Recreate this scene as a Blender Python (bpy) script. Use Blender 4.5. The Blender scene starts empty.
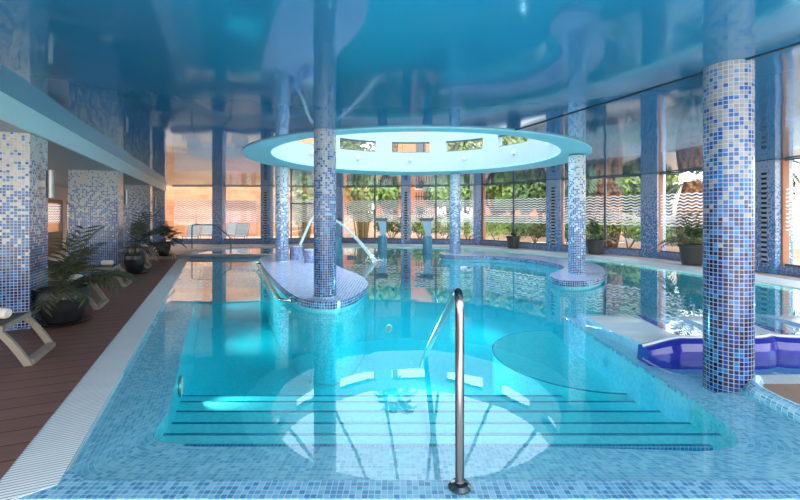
import bpy, bmesh, math, random
from mathutils import Vector, Matrix
random.seed(7)
PI = math.pi
sc = bpy.context.scene
COL = sc.collection
F, CAMH, HY = 420.0, 1.6, 213.0
UX, UY = -.403, .915          # direction along the left pool edge (away)
NX, NY = .915, .403           # direction across it (towards the pool)

def pw(x, y, z=0.0):          # a point on the plane of height z
    Y = F*(CAMH-z)/(y-HY)
    return ((x-400)/F*Y, Y)
def st(s, t):
    return (s*NX+t*UX, s*NY+t*UY)
DECK_ROT = math.atan2(UY, UX)-PI/2      # rotation whose local +y is the deck direction

# ------------------------------------------------------------------ mesh helper
class M:
    def __init__(s):
        s.bm = bmesh.new(); s.uv = s.bm.loops.layers.uv.new('UVMap'); s.mi = 0
    def v(s, p): return s.bm.verts.new(p)
    def face(s, vs, uvs=None, smooth=False):
        try: f = s.bm.faces.new(vs)
        except ValueError: return None
        f.smooth = smooth; f.material_index = s.mi
        if uvs is None:
            f.normal_update(); n = f.normal
            if abs(n.z) > .6:
                for l in f.loops: l[s.uv].uv = (l.vert.co.x, l.vert.co.y)
            else:
                h = math.hypot(n.x, n.y) or 1; tx, ty = -n.y/h, n.x/h
                for l in f.loops:
                    c = l.vert.co; l[s.uv].uv = (c.x*tx+c.y*ty, c.z)
        else:
            for l, q in zip(f.loops, uvs): l[s.uv].uv = q
        return f
    def poly(s, pts, uvs=None, smooth=False): return s.face([s.v(p) for p in pts], uvs, smooth)
    def prism(s, pts, z0, z1, top=True, bot=True, sides=True):
        a = sum(pts[i][0]*pts[(i+1) % len(pts)][1]-pts[(i+1) % len(pts)][0]*pts[i][1] for i in range(len(pts)))
        if a < 0: pts = pts[::-1]
        n = len(pts); u = 0
        if sides:
            for i in range(n):
                a, b = pts[i], pts[(i+1) % n]; L = math.hypot(b[0]-a[0], b[1]-a[1])
                s.poly([(a[0], a[1], z0), (b[0], b[1], z0), (b[0], b[1], z1), (a[0], a[1], z1)], [(u, z0), (u+L, z0), (u+L, z1), (u, z1)])
                u += L
        if top: s.poly([(p[0], p[1], z1) for p in pts])
        if bot: s.poly([(p[0], p[1], z0) for p in pts[::-1]])
        return s
    def box(s, x0, x1, y0, y1, z0, z1):
        return s.prism([(x0, y0), (x1, y0), (x1, y1), (x0, y1)], z0, z1)
    def obox(s, c, size, rz=0, Mx=None):
        hx, hy, hz = size[0]/2, size[1]/2, size[2]/2
        R = Mx if Mx is not None else Matrix.Rotation(rz, 3, 'Z')
        P = [Vector(c)+R @ Vector((a*hx, b*hy, d*hz)) for d in (-1, 1) for a, b in ((-1, -1), (1, -1), (1, 1), (-1, 1))]
        for q in ((3, 2, 1, 0), (4, 5, 6, 7), (0, 1, 5, 4), (1, 2, 6, 5), (2, 3, 7, 6), (3, 0, 4, 7)):
            s.poly([P[i] for i in q])
        return s
    def lathe(s, prof, c=(0, 0), seg=32, a0=0, a1=2*PI, smooth=True):
        rr = max(p[0] for p in prof)
        full = abs(a1-a0-2*PI) < 1e-6
        for k in range(len(prof)-1):
            (r0, z0), (r1, z1) = prof[k], prof[k+1]
            nv = seg if full else seg+1
            lo = [s.v((c[0]+r0*math.cos(a0+(a1-a0)*i/seg), c[1]+r0*math.sin(a0+(a1-a0)*i/seg), z0)) for i in range(nv)] if r0 > 1e-6 else None
            hi = [s.v((c[0]+r1*math.cos(a0+(a1-a0)*i/seg), c[1]+r1*math.sin(a0+(a1-a0)*i/seg), z1)) for i in range(nv)] if r1 > 1e-6 else None
            ap = None
            if lo is None or hi is None: ap = s.v((c[0], c[1], z0 if lo is None else z1))
            for i in range(seg):
                j = (i+1) % nv
                u0, u1 = (a0+(a1-a0)*i/seg)*rr, (a0+(a1-a0)*(i+1)/seg)*rr
                flat = abs(z1-z0) < 1e-5
                v0, v1 = (z0, z1) if not flat else (r0, r1)
                if lo is None: s.face([ap, hi[j], hi[i]], [(u0, v0), (u1, v1), (u0, v1)], smooth)
                elif hi is None: s.face([lo[i], lo[j], ap], [(u0, v0), (u1, v0), (u0, v1)], smooth)
                else: s.face([lo[i], lo[j], hi[j], hi[i]], [(u0, v0), (u1, v0), (u1, v1), (u0, v1)], smooth)
        return s
    def tube(s, pts, r, seg=12, caps=True):
        pts = [Vector(p) for p in pts]; n = len(pts)
        rs = r if isinstance(r, (list, tuple)) else [r]*n
        up = None; rings = []
        for i, p in enumerate(pts):
            d = (pts[min(i+1, n-1)]-pts[max(i-1, 0)]).normalized()
            if up is None:
                up = Vector((0, 0, 1)) if abs(d.z) < .9 else Vector((1, 0, 0))
            a = (up-d*up.dot(d)).normalized(); b = d.cross(a); up = a
            rings.append([s.v(p+(a*math.cos(2*PI*k/seg)+b*math.sin(2*PI*k/seg))*rs[i]) for k in range(seg)])
        L = 0
        for i in range(n-1):
            L2 = L+(pts[i+1]-pts[i]).length
            for k in range(seg):
                j = (k+1) % seg
                s.face([rings[i][k], rings[i][j], rings[i+1][j], rings[i+1][k]],
                       [(k/seg, L), ((k+1)/seg, L), ((k+1)/seg, L2), (k/seg, L2)], True)
            L = L2
        if caps:
            s.poly([v.co.copy() for v in rings[0][::-1]]); s.poly([v.co.copy() for v in rings[-1]])
        return s
    def loft(s, A, B, rows, smooth=False):      # A, B: equal lists of 3-D points; strip between them
        n = len(A); A = [Vector(a) for a in A]; B = [Vector(b) for b in B]
        cum = [0]
        for i in range(1, n): cum.append(cum[-1]+((A[i]+B[i])/2-(A[i-1]+B[i-1])/2).length)
        W = sum((A[i]-B[i]).length for i in range(n))/n
        g = [[s.v(A[i].lerp(B[i], r/rows)) for i in range(n)] for r in range(rows+1)]
        for r in range(rows):
            for i in range(n-1):
                s.face([g[r][i], g[r][i+1], g[r+1][i+1], g[r+1][i]],
                       [(cum[i], W*r/rows), (cum[i+1], W*r/rows), (cum[i+1], W*(r+1)/rows), (cum[i], W*(r+1)/rows)], smooth)
        return s
    def build(s, name, mats, parent=None, loc=None, rz=0, fixn=False):
        if fixn: bmesh.ops.recalc_face_normals(s.bm, faces=s.bm.faces[:])
        me = bpy.data.meshes.new(name); s.bm.to_mesh(me); s.bm.free()
        for m in (mats if isinstance(mats, (list, tuple)) else [mats]): me.materials.append(m)
        o = bpy.data.objects.new(name, me); COL.objects.link(o)
        if parent: o.parent = parent
        if loc is not None: o.location = loc
        o.rotation_euler.z = rz
        return o

def catmull(P, k=6, closed=False):
    out = []; n = len(P)
    rng = range(n) if closed else range(n-1)
    for i in rng:
        if closed: p0, p1, p2, p3 = P[i-1], P[i], P[(i+1) % n], P[(i+2) % n]
        else: p0, p1, p2, p3 = P[max(i-1, 0)], P[i], P[i+1], P[min(i+2, n-1)]
        for j in range(k):
            t = j/k
            out.append(tuple(.5*((2*b)+(-a+c)*t+(2*a-5*b+4*c-d)*t*t+(-a+3*b-3*c+d)*t**3) for a, b, c, d in zip(p0, p1, p2, p3)))
    if not closed: out.append(tuple(P[-1]))
    return out

def inset(P, d):
    n = len(P); ar = sum(P[i][0]*P[(i+1) % n][1]-P[(i+1) % n][0]*P[i][1] for i in range(n)); sg = 1 if ar > 0 else -1
    out = []
    for i in range(n):
        a, b = P[i-1], P[(i+1) % n]; dx, dy = b[0]-a[0], b[1]-a[1]; L = math.hypot(dx, dy) or 1
        out.append((P[i][0]-dy/L*d*sg, P[i][1]+dx/L*d*sg))
    return out
def tag(o, label=None, cat=None, group=None, kind=None):
    if label: o['label'] = label
    if cat: o['category'] = cat
    if group: o['group'] = group
    if kind: o['kind'] = kind
    return o
def struct(o): o['kind'] = 'structure'; return o
def thing(name, loc, rz, label, cat, group=None):
    o = bpy.data.objects.new(name, None); COL.objects.link(o)
    o.location = loc; o.rotation_euler.z = rz; o.empty_display_size = .1
    return tag(o, label, cat, group)
def dup(root, loc, rz, label, group=None, scale=None):
    r = root.copy(); COL.objects.link(r); r.location = loc; r.rotation_euler = (0, 0, rz); r['label'] = label
    if group: r['group'] = group
    if scale: r.scale = (scale,)*3
    for ch in list(root.children):
        c = ch.copy(); COL.objects.link(c); c.parent = r
        for g in list(ch.children):
            d = g.copy(); COL.objects.link(d); d.parent = c
    return r

# ------------------------------------------------------------------ materials
def srgb(r, g, b):
    f = lambda c: (c/255/12.92) if c/255 <= .04045 else ((c/255+.055)/1.055)**2.4
    return (f(r), f(g), f(b), 1)
class NT:
    def __init__(s, name):
        s.m = bpy.data.materials.new(name); s.m.use_nodes = True; s.t = s.m.node_tree; s.t.nodes.clear()
        s.out = s.n('ShaderNodeOutputMaterial')
    def n(s, ty, **kw):
        x = s.t.nodes.new(ty)
        for k, v in kw.items(): setattr(x, k, v)
        return x
    def l(s, a, b): s.t.links.new(a, b)
    def setin(s, sock, v):
        if isinstance(v, bpy.types.NodeSocket): s.l(v, sock)
        else: sock.default_value = v
    def math(s, op, a, b=0.0, c=None, clamp=False):
        x = s.n('ShaderNodeMath', operation=op); x.use_clamp = clamp
        s.setin(x.inputs[0], a); s.setin(x.inputs[1], b)
        if c is not None: s.setin(x.inputs[2], c)
        return x.outputs[0]
    def mix(s, f, a, b):
        x = s.n('ShaderNodeMix', data_type='RGBA'); s.setin(x.inputs[0], f); s.setin(x.inputs[6], a); s.setin(x.inputs[7], b)
        return x.outputs[2]
    def ramp(s, f, stops, const=False):
        x = s.n('ShaderNodeValToRGB'); s.l(f, x.inputs[0]); e = x.color_ramp
        if const: e.interpolation = 'CONSTANT'
        while len(e.elements) < len(stops): e.elements.new(.5)
        for q, (p, c) in zip(e.elements, stops): q.position = p; q.color = c
        return x.outputs[0]
    def noise(s, scale, detail=2, vec=None, rough=.5):
        x = s.n('ShaderNodeTexNoise'); x.inputs['Scale'].default_value = scale; x.inputs['Detail'].default_value = detail
        x.inputs['Roughness'].default_value = rough
        if vec is not None: s.l(vec, x.inputs['Vector'])
        return x.outputs[0]
    def uv(s):
        x = s.n('ShaderNodeUVMap'); x.uv_map = 'UVMap'; return x.outputs[0]
    def obj(s): return s.n('ShaderNodeTexCoord').outputs['Object']
    def pos(s): return s.n('ShaderNodeNewGeometry').outputs['Position']
    def bump(s, h, strength=.3, dist=.01):
        x = s.n('ShaderNodeBump'); x.inputs['Strength'].default_value = strength; x.inputs['Distance'].default_value = dist
        s.l(h, x.inputs['Height']); return x.outputs[0]
    def pbr(s, col, rough=.5, metal=0.0, spec=.5, nrm=None, coat=0.0):
        p = s.n('ShaderNodeBsdfPrincipled')
        s.setin(p.inputs['Base Color'], col); s.setin(p.inputs['Roughness'], rough)
        p.inputs['Metallic'].default_value = metal; p.inputs['Specular IOR Level'].default_value = spec
        p.inputs['Coat Weight'].default_value = coat
        if nrm is not None: s.l(nrm, p.inputs['Normal'])
        return p.outputs[0]
    def done(s, sh): s.l(sh, s.out.inputs['Surface']); return s.m
    def schlick(s, f0, nrm=None):
        g = s.n('ShaderNodeNewGeometry'); d = s.n('ShaderNodeVectorMath', operation='DOT_PRODUCT')
        s.l(g.outputs['Incoming'], d.inputs[0]); s.l(nrm if nrm is not None else g.outputs['Normal'], d.inputs[1])
        c = s.math('ABSOLUTE', d.outputs['Value']); k = s.math('SUBTRACT', 1.0, c, clamp=True)
        return s.math('MULTIPLY_ADD', s.math('POWER', k, 5.0), 1-f0, f0)

def plain(name, col, rough=.5, metal=0.0, spec=.5, var=.08, scale=8.0, coat=0.0):
    t = NT(name)
    n = t.noise(scale, 4, t.obj())
    c2 = tuple(max(0, x*(1-var*2)) for x in col[:3])+(1,); c1 = tuple(min(1, x*(1+var)) for x in col[:3])+(1,)
    c = t.mix(n, c2, c1)
    return t.done(t.pbr(c, rough, metal, spec, coat=coat))

def tile_nodes(t, size, groutw):
    uv = t.uv(); sep = t.n('ShaderNodeSeparateXYZ'); t.l(uv, sep.inputs[0])
    u = t.math('DIVIDE', sep.outputs[0], size); v = t.math('DIVIDE', sep.outputs[1], size)
    cu, cv = t.math('FLOOR', u), t.math('FLOOR', v)
    fu, fv = t.math('FRACT', u), t.math('FRACT', v)
    du = t.math('ABSOLUTE', t.math('SUBTRACT', fu, .5)); dv = t.math('ABSOLUTE', t.math('SUBTRACT', fv, .5))
    g = t.math('GREATER_THAN', t.math('MAXIMUM', du, dv), .5-groutw)
    cb = t.n('ShaderNodeCombineXYZ'); t.l(cu, cb.inputs[0]); t.l(cv, cb.inputs[1])
    w = t.n('ShaderNodeTexWhiteNoise', noise_dimensions='3D'); t.l(cb.outputs[0], w.inputs[0])
    w2s = t.n('ShaderNodeSeparateColor'); t.l(w.outputs['Color'], w2s.inputs[0])
    return g, w.outputs['Value'], w2s.outputs[0], w2s.outputs[1], sep.outputs[1]

def mosaic_fade(name, hi=2.9, lo=.6, white=(215, 217, 216), bright=0, navy=.38, size=.04, grout=(200, 205, 212)):
    """white mosaic at the top turning to blues and navy at the foot"""
    t = NT(name); g, r1, r2, r3, v = tile_nodes(t, size, .07)
    mr = t.n('ShaderNodeMapRange'); t.l(v, mr.inputs[0]); mr.inputs[1].default_value = hi; mr.inputs[2].default_value = lo
    mr.inputs[3].default_value = 0; mr.inputs[4].default_value = 1; h = mr.outputs[0]
    p = t.ramp(h, [(0, (.10,)*3+(1,)), (.25, (.28,)*3+(1,)), (.55, (.6,)*3+(1,)), (.8, (.92,)*3+(1,)), (1, (1, 1, 1, 1))])
    isb = t.math('LESS_THAN', r1, p)
    x = t.math('MULTIPLY_ADD', h, navy, t.math('MULTIPLY', r2, 1-navy))
    q = lambda r_, g_, b_: srgb(max(6, min(255, r_+bright*.8)), max(10, min(255, g_+bright*.8)), min(255, b_+bright*.7))
    b = t.ramp(x, [(0, q(90, 135, 180)), (.2, q(45, 95, 160)), (.4, q(18, 86, 150)), (.52, q(16, 118, 180)), (.64, q(18, 56, 118)), (.74, q(16, 24, 75)), (.9, q(12, 55, 140))], True)
    wv = t.mix(r3, srgb(*[c-22 for c in white]), srgb(*white))
    c = t.mix(isb, wv, b); gc = srgb(*grout)
    c = t.mix(g, c, gc)
    return t.done(t.pbr(c, .18, 0, .5))

def mosaic_plain(name, cols, grout, size=.03, rough=.2, gw=.06, spec=.5):
    t = NT(name); g, r1, r2, r3, v = tile_nodes(t, size, gw)
    n = len(cols)
    b = t.ramp(r1, [(i/n, srgb(*c)) for i, c in enumerate(cols)], True)
    c = t.mix(g, b, srgb(*grout))
    return t.done(t.pbr(c, rough, 0, spec))

def glassy(name, f0, tint=(1, 1, 1, 1), bumpf=None, vol=None, rough=0.0, gcol=(1, 1, 1, 1)):
    t = NT(name); nrm = bumpf(t) if bumpf else None
    f = t.schlick(f0, nrm)
    a = t.n('ShaderNodeBsdfTransparent'); a.inputs[0].default_value = tint
    b = t.n('ShaderNodeBsdfGlossy'); b.inputs['Roughness'].default_value = rough; b.inputs[0].default_value = gcol
    if nrm is not None: t.l(nrm, b.inputs['Normal'])
    m = t.n('ShaderNodeMixShader'); t.l(f, m.inputs[0]); t.l(a.outputs[0], m.inputs[1]); t.l(b.outputs[0], m.inputs[2])
    if vol:
        va = t.n('ShaderNodeVolumeAbsorption'); va.inputs[0].default_value = vol[0]; va.inputs[1].default_value = vol[1]
        t.l(va.outputs[0], t.out.inputs['Volume'])
    return t.done(m.outputs[0])

def ripple(t):
    p = t.pos()
    h = t.math('ADD', t.noise(1.6, 1, p), t.math('MULTIPLY', t.noise(8.0, 2, p), .10))
    return t.bump(h, .03, .05)
MAT = {}
MAT['water'] = glassy('pool water', .05, bumpf=ripple, vol=((.0, .92, .96, 1), .66))
MAT['spa_water'] = glassy('spa water', .04, (.75, .93, .97, 1), bumpf=ripple)
MAT['glass'] = glassy('window glass', .04, (.97, .98, .98, 1))
MAT['sky_glass'] = glassy('skylight glass', .04, (.90, .965, .975, 1))

def ceiling_mat():
    t = NT('stretched gloss ceiling'); p = t.pos()
    mp = t.n('ShaderNodeMapping'); t.l(p, mp.inputs[0]); mp.inputs['Rotation'].default_value = (0, 0, .4); mp.inputs['Scale'].default_value = (.9, .35, 1)
    nrm = t.bump(t.noise(1.0, 1, mp.outputs[0]), .25, .05)
    f = t.schlick(.13, nrm)
    d = t.n('ShaderNodeBsdfDiffuse'); d.inputs[0].default_value = srgb(34, 108, 146)
    g = t.n('ShaderNodeBsdfGlossy'); g.inputs[0].default_value = (.72, .86, .95, 1); g.inputs['Roughness'].default_value = .06; t.l(nrm, g.inputs['Normal'])
    m = t.n('ShaderNodeMixShader'); t.l(f, m.inputs[0]); t.l(d.outputs[0], m.inputs[1]); t.l(g.outputs[0], m.inputs[2])
    return t.done(m.outputs[0])
MAT['ceiling'] = ceiling_mat()
MAT['column'] = mosaic_fade('column mosaic', hi=3.2, lo=.9, white=(166, 172, 178), navy=.52, grout=(165, 178, 190), bright=-10)
MAT['column_bright'] = mosaic_fade('column mosaic bright', bright=8, hi=3.3, lo=.3, white=(205, 212, 212), grout=(222, 228, 230))
MAT['column_near'] = mosaic_fade('shaded near column mosaic', hi=3.4, lo=1.0, white=(145, 150, 156), navy=.56, grout=(165, 172, 182), bright=-14)  # tiles greyed and darkened to put the column's shade into the colour
MAT['pillar'] = mosaic_fade('pillar mosaic', hi=2.75, lo=.7, white=(205, 200, 190))
MAT['wpillar'] = mosaic_fade('window pillar mosaic', hi=3.3, lo=-.9, white=(205, 212, 232), grout=(170, 182, 218), bright=55)
MAT['plinth'] = mosaic_plain('plinth mosaic', [(110, 126, 170), (130, 145, 185), (92, 108, 155), (148, 162, 198)], (175, 184, 208), .04)
MAT['island_top'] = mosaic_plain('island mosaic', [(150, 162, 205), (165, 178, 215), (140, 155, 200), (175, 185, 220), (130, 150, 200)], (228, 233, 242), .055, gw=.10)
MAT['island_rim'] = mosaic_plain('rim mosaic', [(28, 45, 100), (50, 90, 150), (20, 32, 80), (60, 120, 175)], (190, 205, 215), .045, gw=.07)
MAT['pool_tile'] = mosaic_plain('pool wall mosaic', [(125, 215, 220), (110, 208, 216), (140, 222, 226), (100, 200, 212)], (180, 232, 235), .03, gw=.05)
MAT['pool_floor'] = mosaic_plain('pool floor mosaic', [(140, 238, 238), (128, 233, 234), (150, 242, 242)], (165, 240, 240), .03, gw=.04)
MAT['step_edge'] = mosaic_plain('step edge mosaic', [(25, 95, 140), (35, 115, 155)], (120, 190, 205), .03)
MAT['ledge'] = mosaic_plain('ledge mosaic', [(136, 204, 230), (158, 216, 236), (118, 190, 222), (174, 226, 241), (144, 210, 232)], (222, 228, 222), .036, gw=.05)
MAT['platform'] = mosaic_plain('platform mosaic', [(178, 224, 246), (190, 230, 248), (166, 218, 244), (200, 234, 249)], (225, 240, 248), .03, gw=.05)
MAT['curb'] = mosaic_plain('curb mosaic', [(120, 190, 215), (150, 210, 228), (100, 175, 205), (170, 220, 235)], (225, 235, 238), .05, gw=.06)
MAT['end_wall'] = mosaic_plain('end wall mosaic', [(40, 120, 175), (60, 145, 195), (30, 100, 155)], (120, 180, 205), .04)
MAT['spoutneck'] = plain('blue grey steel', srgb(120, 160, 185), .3, .6)
MAT['spouthood'] = plain('grey steel hood', srgb(105, 112, 120), .35, .4)
MAT['sconce'] = plain('satin steel sconce', (.30, .29, .28, 1), .35, .9)
MAT['white'] = plain('white paint', srgb(236, 242, 242), .6, var=.02)
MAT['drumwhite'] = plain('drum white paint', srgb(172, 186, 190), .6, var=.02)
MAT['teal'] = plain('pale teal paint', srgb(150, 216, 225), .45, var=.03)
MAT['fascia'] = plain('pale aqua paint', srgb(196, 234, 240), .35, var=.03)
MAT['soffit'] = plain('grey blue soffit', srgb(120, 142, 152), .35, var=.04)
MAT['cream'] = plain('cream wall', srgb(205, 200, 192), .7, var=.04)
MAT['coping'] = plain('white stone coping', srgb(248, 248, 244), .5, var=.05, scale=3)
MAT['terra'] = plain('terracotta paving', srgb(212, 184, 170), .45, var=.15, scale=4)
MAT['steel'] = plain('brushed steel', (.27, .23, .22, 1), .16, 1.0, var=.05)
MAT['chrome'] = plain('steel fittings', (.62, .62, .62, 1), .3, 1.0, var=.05)
MAT['greymetal'] = plain('grey window metal', srgb(105, 110, 118), .4, .3, var=.05)
MAT['bronze'] = plain('taupe moulded resin', srgb(150, 136, 120), .45, var=.06)
MAT['slat'] = plain('dark taupe slats', srgb(70, 62, 58), .6, var=.1)
MAT['towel'] = plain('white towel', srgb(240, 226, 212), .95, var=.05, scale=40)
MAT['pot'] = plain('glazed charcoal ceramic', srgb(36, 38, 40), .3, var=.15, spec=.5)
MAT['potgrey'] = plain('grey plastic pot', srgb(74, 74, 72), .5, var=.1)
MAT['soil'] = plain('dark soil', srgb(50, 38, 28), .95, var=.3, scale=30)
MAT['wood'] = plain('orange wood', srgb(190, 130, 95), .6, var=.1)
MAT['leaf'] = plain('dark green leaf', srgb(70, 92, 45), .45, var=.35, scale=6)
MAT['leafbr'] = plain('olive brown leaf', srgb(80, 82, 54), .5, var=.4, scale=6)
MAT['hedge'] = plain('hedge leaf', srgb(135, 155, 70), .6, var=.4, scale=3)
MAT['hedge2'] = plain('dark shrub leaf', srgb(95, 115, 55), .6, var=.4, scale=3)
MAT['cane'] = plain('cane stem', srgb(175, 150, 95), .6, var=.3, scale=5)
MAT['reed'] = plain('reed leaf', srgb(150, 160, 80), .6, var=.3, scale=5)
MAT['bark'] = plain('bark', srgb(110, 82, 62), .9, var=.3, scale=10)
MAT['bluegel'] = plain('blue gelcoat', srgb(48, 52, 165), .12, var=.03, coat=.5)
MAT['bed'] = plain('white gelcoat', srgb(238, 240, 242), .2, var=.01)
MAT['seam'] = plain('dark ceiling seam', srgb(22, 40, 60), .6)
MAT['stool'] = MAT['plinth']
MAT['pink'] = plain('salmon shutter', srgb(214, 148, 122), .7, var=.05)
MAT['orange'] = plain('orange render', srgb(226, 140, 90), .8, var=.1, scale=1)
MAT['whitewash'] = plain('pale building render', srgb(228, 222, 214), .8, var=.05, scale=1)
MAT['darkglass'] = plain('dark window glass', srgb(60, 62, 70), .1)
MAT['mesh'] = plain('grey sling fabric', srgb(150, 146, 140), .8, var=.06)
MAT['mesh2'] = plain('pale sling fabric', srgb(182, 172, 160), .8, var=.06)
MAT['paving'] = plain('sunny paving', srgb(205, 172, 145), .8, var=.08, scale=2)
MAT['fence'] = plain('dark fence wood', srgb(90, 66, 50), .8, var=.2)
MAT['rock'] = plain('pale boulder', srgb(205, 190, 178), .9, var=.2, scale=5)

def mk(name, fn):
    t = NT(name); return t.done(fn(t))
def deckwood(t):
    uv = t.uv(); s = t.n('ShaderNodeSeparateXYZ'); t.l(uv, s.inputs[0])
    v = t.math('DIVIDE', s.outputs[1], .23); cv = t.math('FLOOR', v); fv = t.math('FRACT', v)
    w = t.n('ShaderNodeTexWhiteNoise', noise_dimensions='1D'); t.l(cv, w.inputs['W'])
    mp = t.n('ShaderNodeMapping'); t.l(uv, mp.inputs[0]); mp.inputs['Scale'].default_value = (1.2, 26, 1)
    gr = t.noise(1.5, 5, mp.outputs[0], .65)
    c = t.mix(gr, srgb(106, 68, 58), srgb(152, 108, 94))
    c = t.mix(t.math('MULTIPLY', w.outputs[0], .35), c, srgb(98, 64, 56))
    gap = t.math('LESS_THAN', fv, .055)
    c = t.mix(gap, c, srgb(22, 14, 14))
    return t.pbr(c, .5, 0, .4, t.bump(t.math('SUBTRACT', 1.0, gap), .6, .004))
MAT['deck'] = mk('brown deck boards', deckwood)
def gratef(t):
    uv = t.uv(); s = t.n('ShaderNodeSeparateXYZ'); t.l(uv, s.inputs[0])
    fv = t.math('FRACT', t.math('DIVIDE', s.outputs[1], .03))
    gap = t.math('LESS_THAN', fv, .28)
    c = t.mix(t.noise(5, 3, uv), srgb(225, 225, 225), srgb(246, 245, 243))
    c = t.mix(gap, c, srgb(150, 145, 142))
    return t.pbr(c, .5, 0, .4, t.bump(t.math('SUBTRACT', 1.0, gap), .5, .006))
MAT['grate'] = mk('white overflow slats', gratef)
def stone(t):
    uv = t.uv(); b = t.n('ShaderNodeTexBrick'); t.l(uv, b.inputs[0])
    b.inputs['Scale'].default_value = 1.0; b.inputs['Brick Width'].default_value = .8; b.inputs['Row Height'].default_value = .36
    b.inputs['Mortar Size'].default_value = .012
    b.inputs['Color1'].default_value = srgb(205, 145, 102); b.inputs['Color2'].default_value = srgb(172, 104, 68); b.inputs['Mortar'].default_value = srgb(212, 160, 122)
    c = t.mix(t.math('MULTIPLY', t.noise(1.5, 5, uv), .8), b.outputs[0], srgb(215, 165, 125))
    return t.pbr(c, .85, 0, .2)
MAT['stone'] = mk('orange sandstone blocks', stone)
def soilf(t):
    n = t.noise(.8, 6, t.pos(), .7)
    c = t.ramp(n, [(.3, srgb(150, 110, 85)), (.5, srgb(205, 160, 130)), (.62, srgb(185, 135, 100)), (.75, srgb(225, 180, 150))])
    return t.pbr(c, .95, 0, .1)
MAT['ground'] = mk('brown garden soil', soilf)
def trunkf(t):
    p = t.obj(); v = t.n('ShaderNodeTexVoronoi'); t.l(p, v.inputs[0]); v.inputs['Scale'].default_value = 5.5
    c = t.ramp(v.outputs['Distance'], [(.1, srgb(180, 130, 95)), (.5, srgb(120, 80, 55)), (.8, srgb(70, 45, 32))])
    return t.pbr(c, .9, 0, .1, t.bump(v.outputs['Distance'], 1, .05))
MAT['palmbark'] = mk('scaly palm bark', trunkf)
def wavef(t):
    uv = t.uv(); s = t.n('ShaderNodeSeparateXYZ'); t.l(uv, s.inputs[0])
    sn = t.math('SINE', t.math('MULTIPLY', s.outputs[0], 2*PI/.30))
    v = t.math('DIVIDE', t.math('MULTIPLY_ADD', sn, .022, s.outputs[1]), .105)
    k = t.math('LESS_THAN', t.math('FRACT', v), .42)
    a = t.n('ShaderNodeBsdfTransparent'); d = t.n('ShaderNodeBsdfDiffuse'); d.inputs[0].default_value = srgb(238, 238, 240)
    tr = t.n('ShaderNodeBsdfTranslucent'); tr.inputs[0].default_value = srgb(238, 238, 240)
    m0 = t.n('ShaderNodeMixShader'); m0.inputs[0].default_value = .6; t.l(d.outputs[0], m0.inputs[1]); t.l(tr.outputs[0], m0.inputs[2])
    m = t.n('ShaderNodeMixShader'); t.l(k, m.inputs[0]); t.l(a.outputs[0], m.inputs[1]); t.l(m0.outputs[0], m.inputs[2])
    return m.outputs[0]
MAT['waves'] = mk('frosted wave stripes', wavef)
def ventf(t):
    uv = t.uv(); s = t.n('ShaderNodeSeparateXYZ'); t.l(uv, s.inputs[0])
    h = t.math('LESS_THAN', t.math('FRACT', t.math('DIVIDE', s.outputs[1], .13)), .5)
    c = t.mix(h, srgb(190, 195, 205), srgb(25, 28, 35))
    return t.pbr(c, .5)
MAT['vent'] = mk('slotted strip', ventf)
def jetf(t):
    a = t.n('ShaderNodeBsdfTransparent'); d = t.n('ShaderNodeBsdfTranslucent'); d.inputs[0].default_value = (.95, .98, 1, 1)
    d2 = t.n('ShaderNodeBsdfDiffuse'); d2.inputs[0].default_value = (.95, .98, 1, 1)
    m0 = t.n('ShaderNodeMixShader'); m0.inputs[0].default_value = .5; t.l(d.outputs[0], m0.inputs[1]); t.l(d2.outputs[0], m0.inputs[2])
    m = t.n('ShaderNodeMixShader'); t.l(t.math('MULTIPLY_ADD', t.noise(14, 3, t.obj()), .9, .15, clamp=True), m.inputs[0]); t.l(a.outputs[0], m.inputs[1]); t.l(m0.outputs[0], m.inputs[2])
    return m.outputs[0]
MAT['jet'] = mk('white foaming water', jetf)
def emitf(t):
    e = t.n('ShaderNodeEmission'); e.inputs[0].default_value = (.85, 1, 1, 1); e.inputs[1].default_value = .45
    return e.outputs[0]
MAT['lamp'] = mk('underwater lamp glow', emitf)

# ------------------------------------------------------------------ camera, world
cam = bpy.data.cameras.new('camera'); co = bpy.data.objects.new('camera', cam); COL.objects.link(co)
co.location = (0, 0, CAMH); co.rotation_euler = (PI/2, 0, 0)
cam.sensor_width = 36; cam.lens = F/800*36; cam.shift_y = -(250-HY)/800; cam.clip_end = 400
sc.camera = co
w = bpy.data.worlds.new('sky'); sc.world = w; w.use_nodes = True; nt = w.node_tree; nt.nodes.clear()
wo = nt.nodes.new('ShaderNodeOutputWorld'); bg = nt.nodes.new('ShaderNodeBackground'); nt.links.new(bg.outputs[0], wo.inputs[0])
tc = nt.nodes.new('ShaderNodeTexCoord'); sp = nt.nodes.new('ShaderNodeSeparateXYZ'); nt.links.new(tc.outputs['Generated'], sp.inputs[0])
rp = nt.nodes.new('ShaderNodeValToRGB'); nt.links.new(sp.outputs[2], rp.inputs[0])
e = rp.color_ramp.elements; e[0].position = 0; e[0].color = (1, .97, .93, 1); e[1].position = .6; e[1].color = (.60, .80, 1.0, 1)
nt.links.new(rp.outputs[0], bg.inputs[0]); bg.inputs[1].default_value = 4.0
sun = bpy.data.lights.new('sun', 'SUN'); so = bpy.data.objects.new('sun', sun); COL.objects.link(so)
sun.energy = 1.5; sun.angle = math.radians(25); sun.color = (1, .86, .70)
so.rotation_euler = (math.radians(42), 0, math.radians(38))
sc.view_settings.view_transform = 'Standard'; sc.view_settings.look = 'None'; sc.view_settings.exposure = .25; sc.view_settings.gamma = 1
sc.view_settings.use_curve_mapping = False
cy = sc.cycles; cy.use_denoising = True; cy.max_bounces = 10; cy.diffuse_bounces = 4; cy.glossy_bounces = 5; cy.transmission_bounces = 6
cy.transparent_max_bounces = 24; cy.sample_clamp_indirect = 6; cy.caustics_reflective = False; cy.caustics_refractive = False

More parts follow.
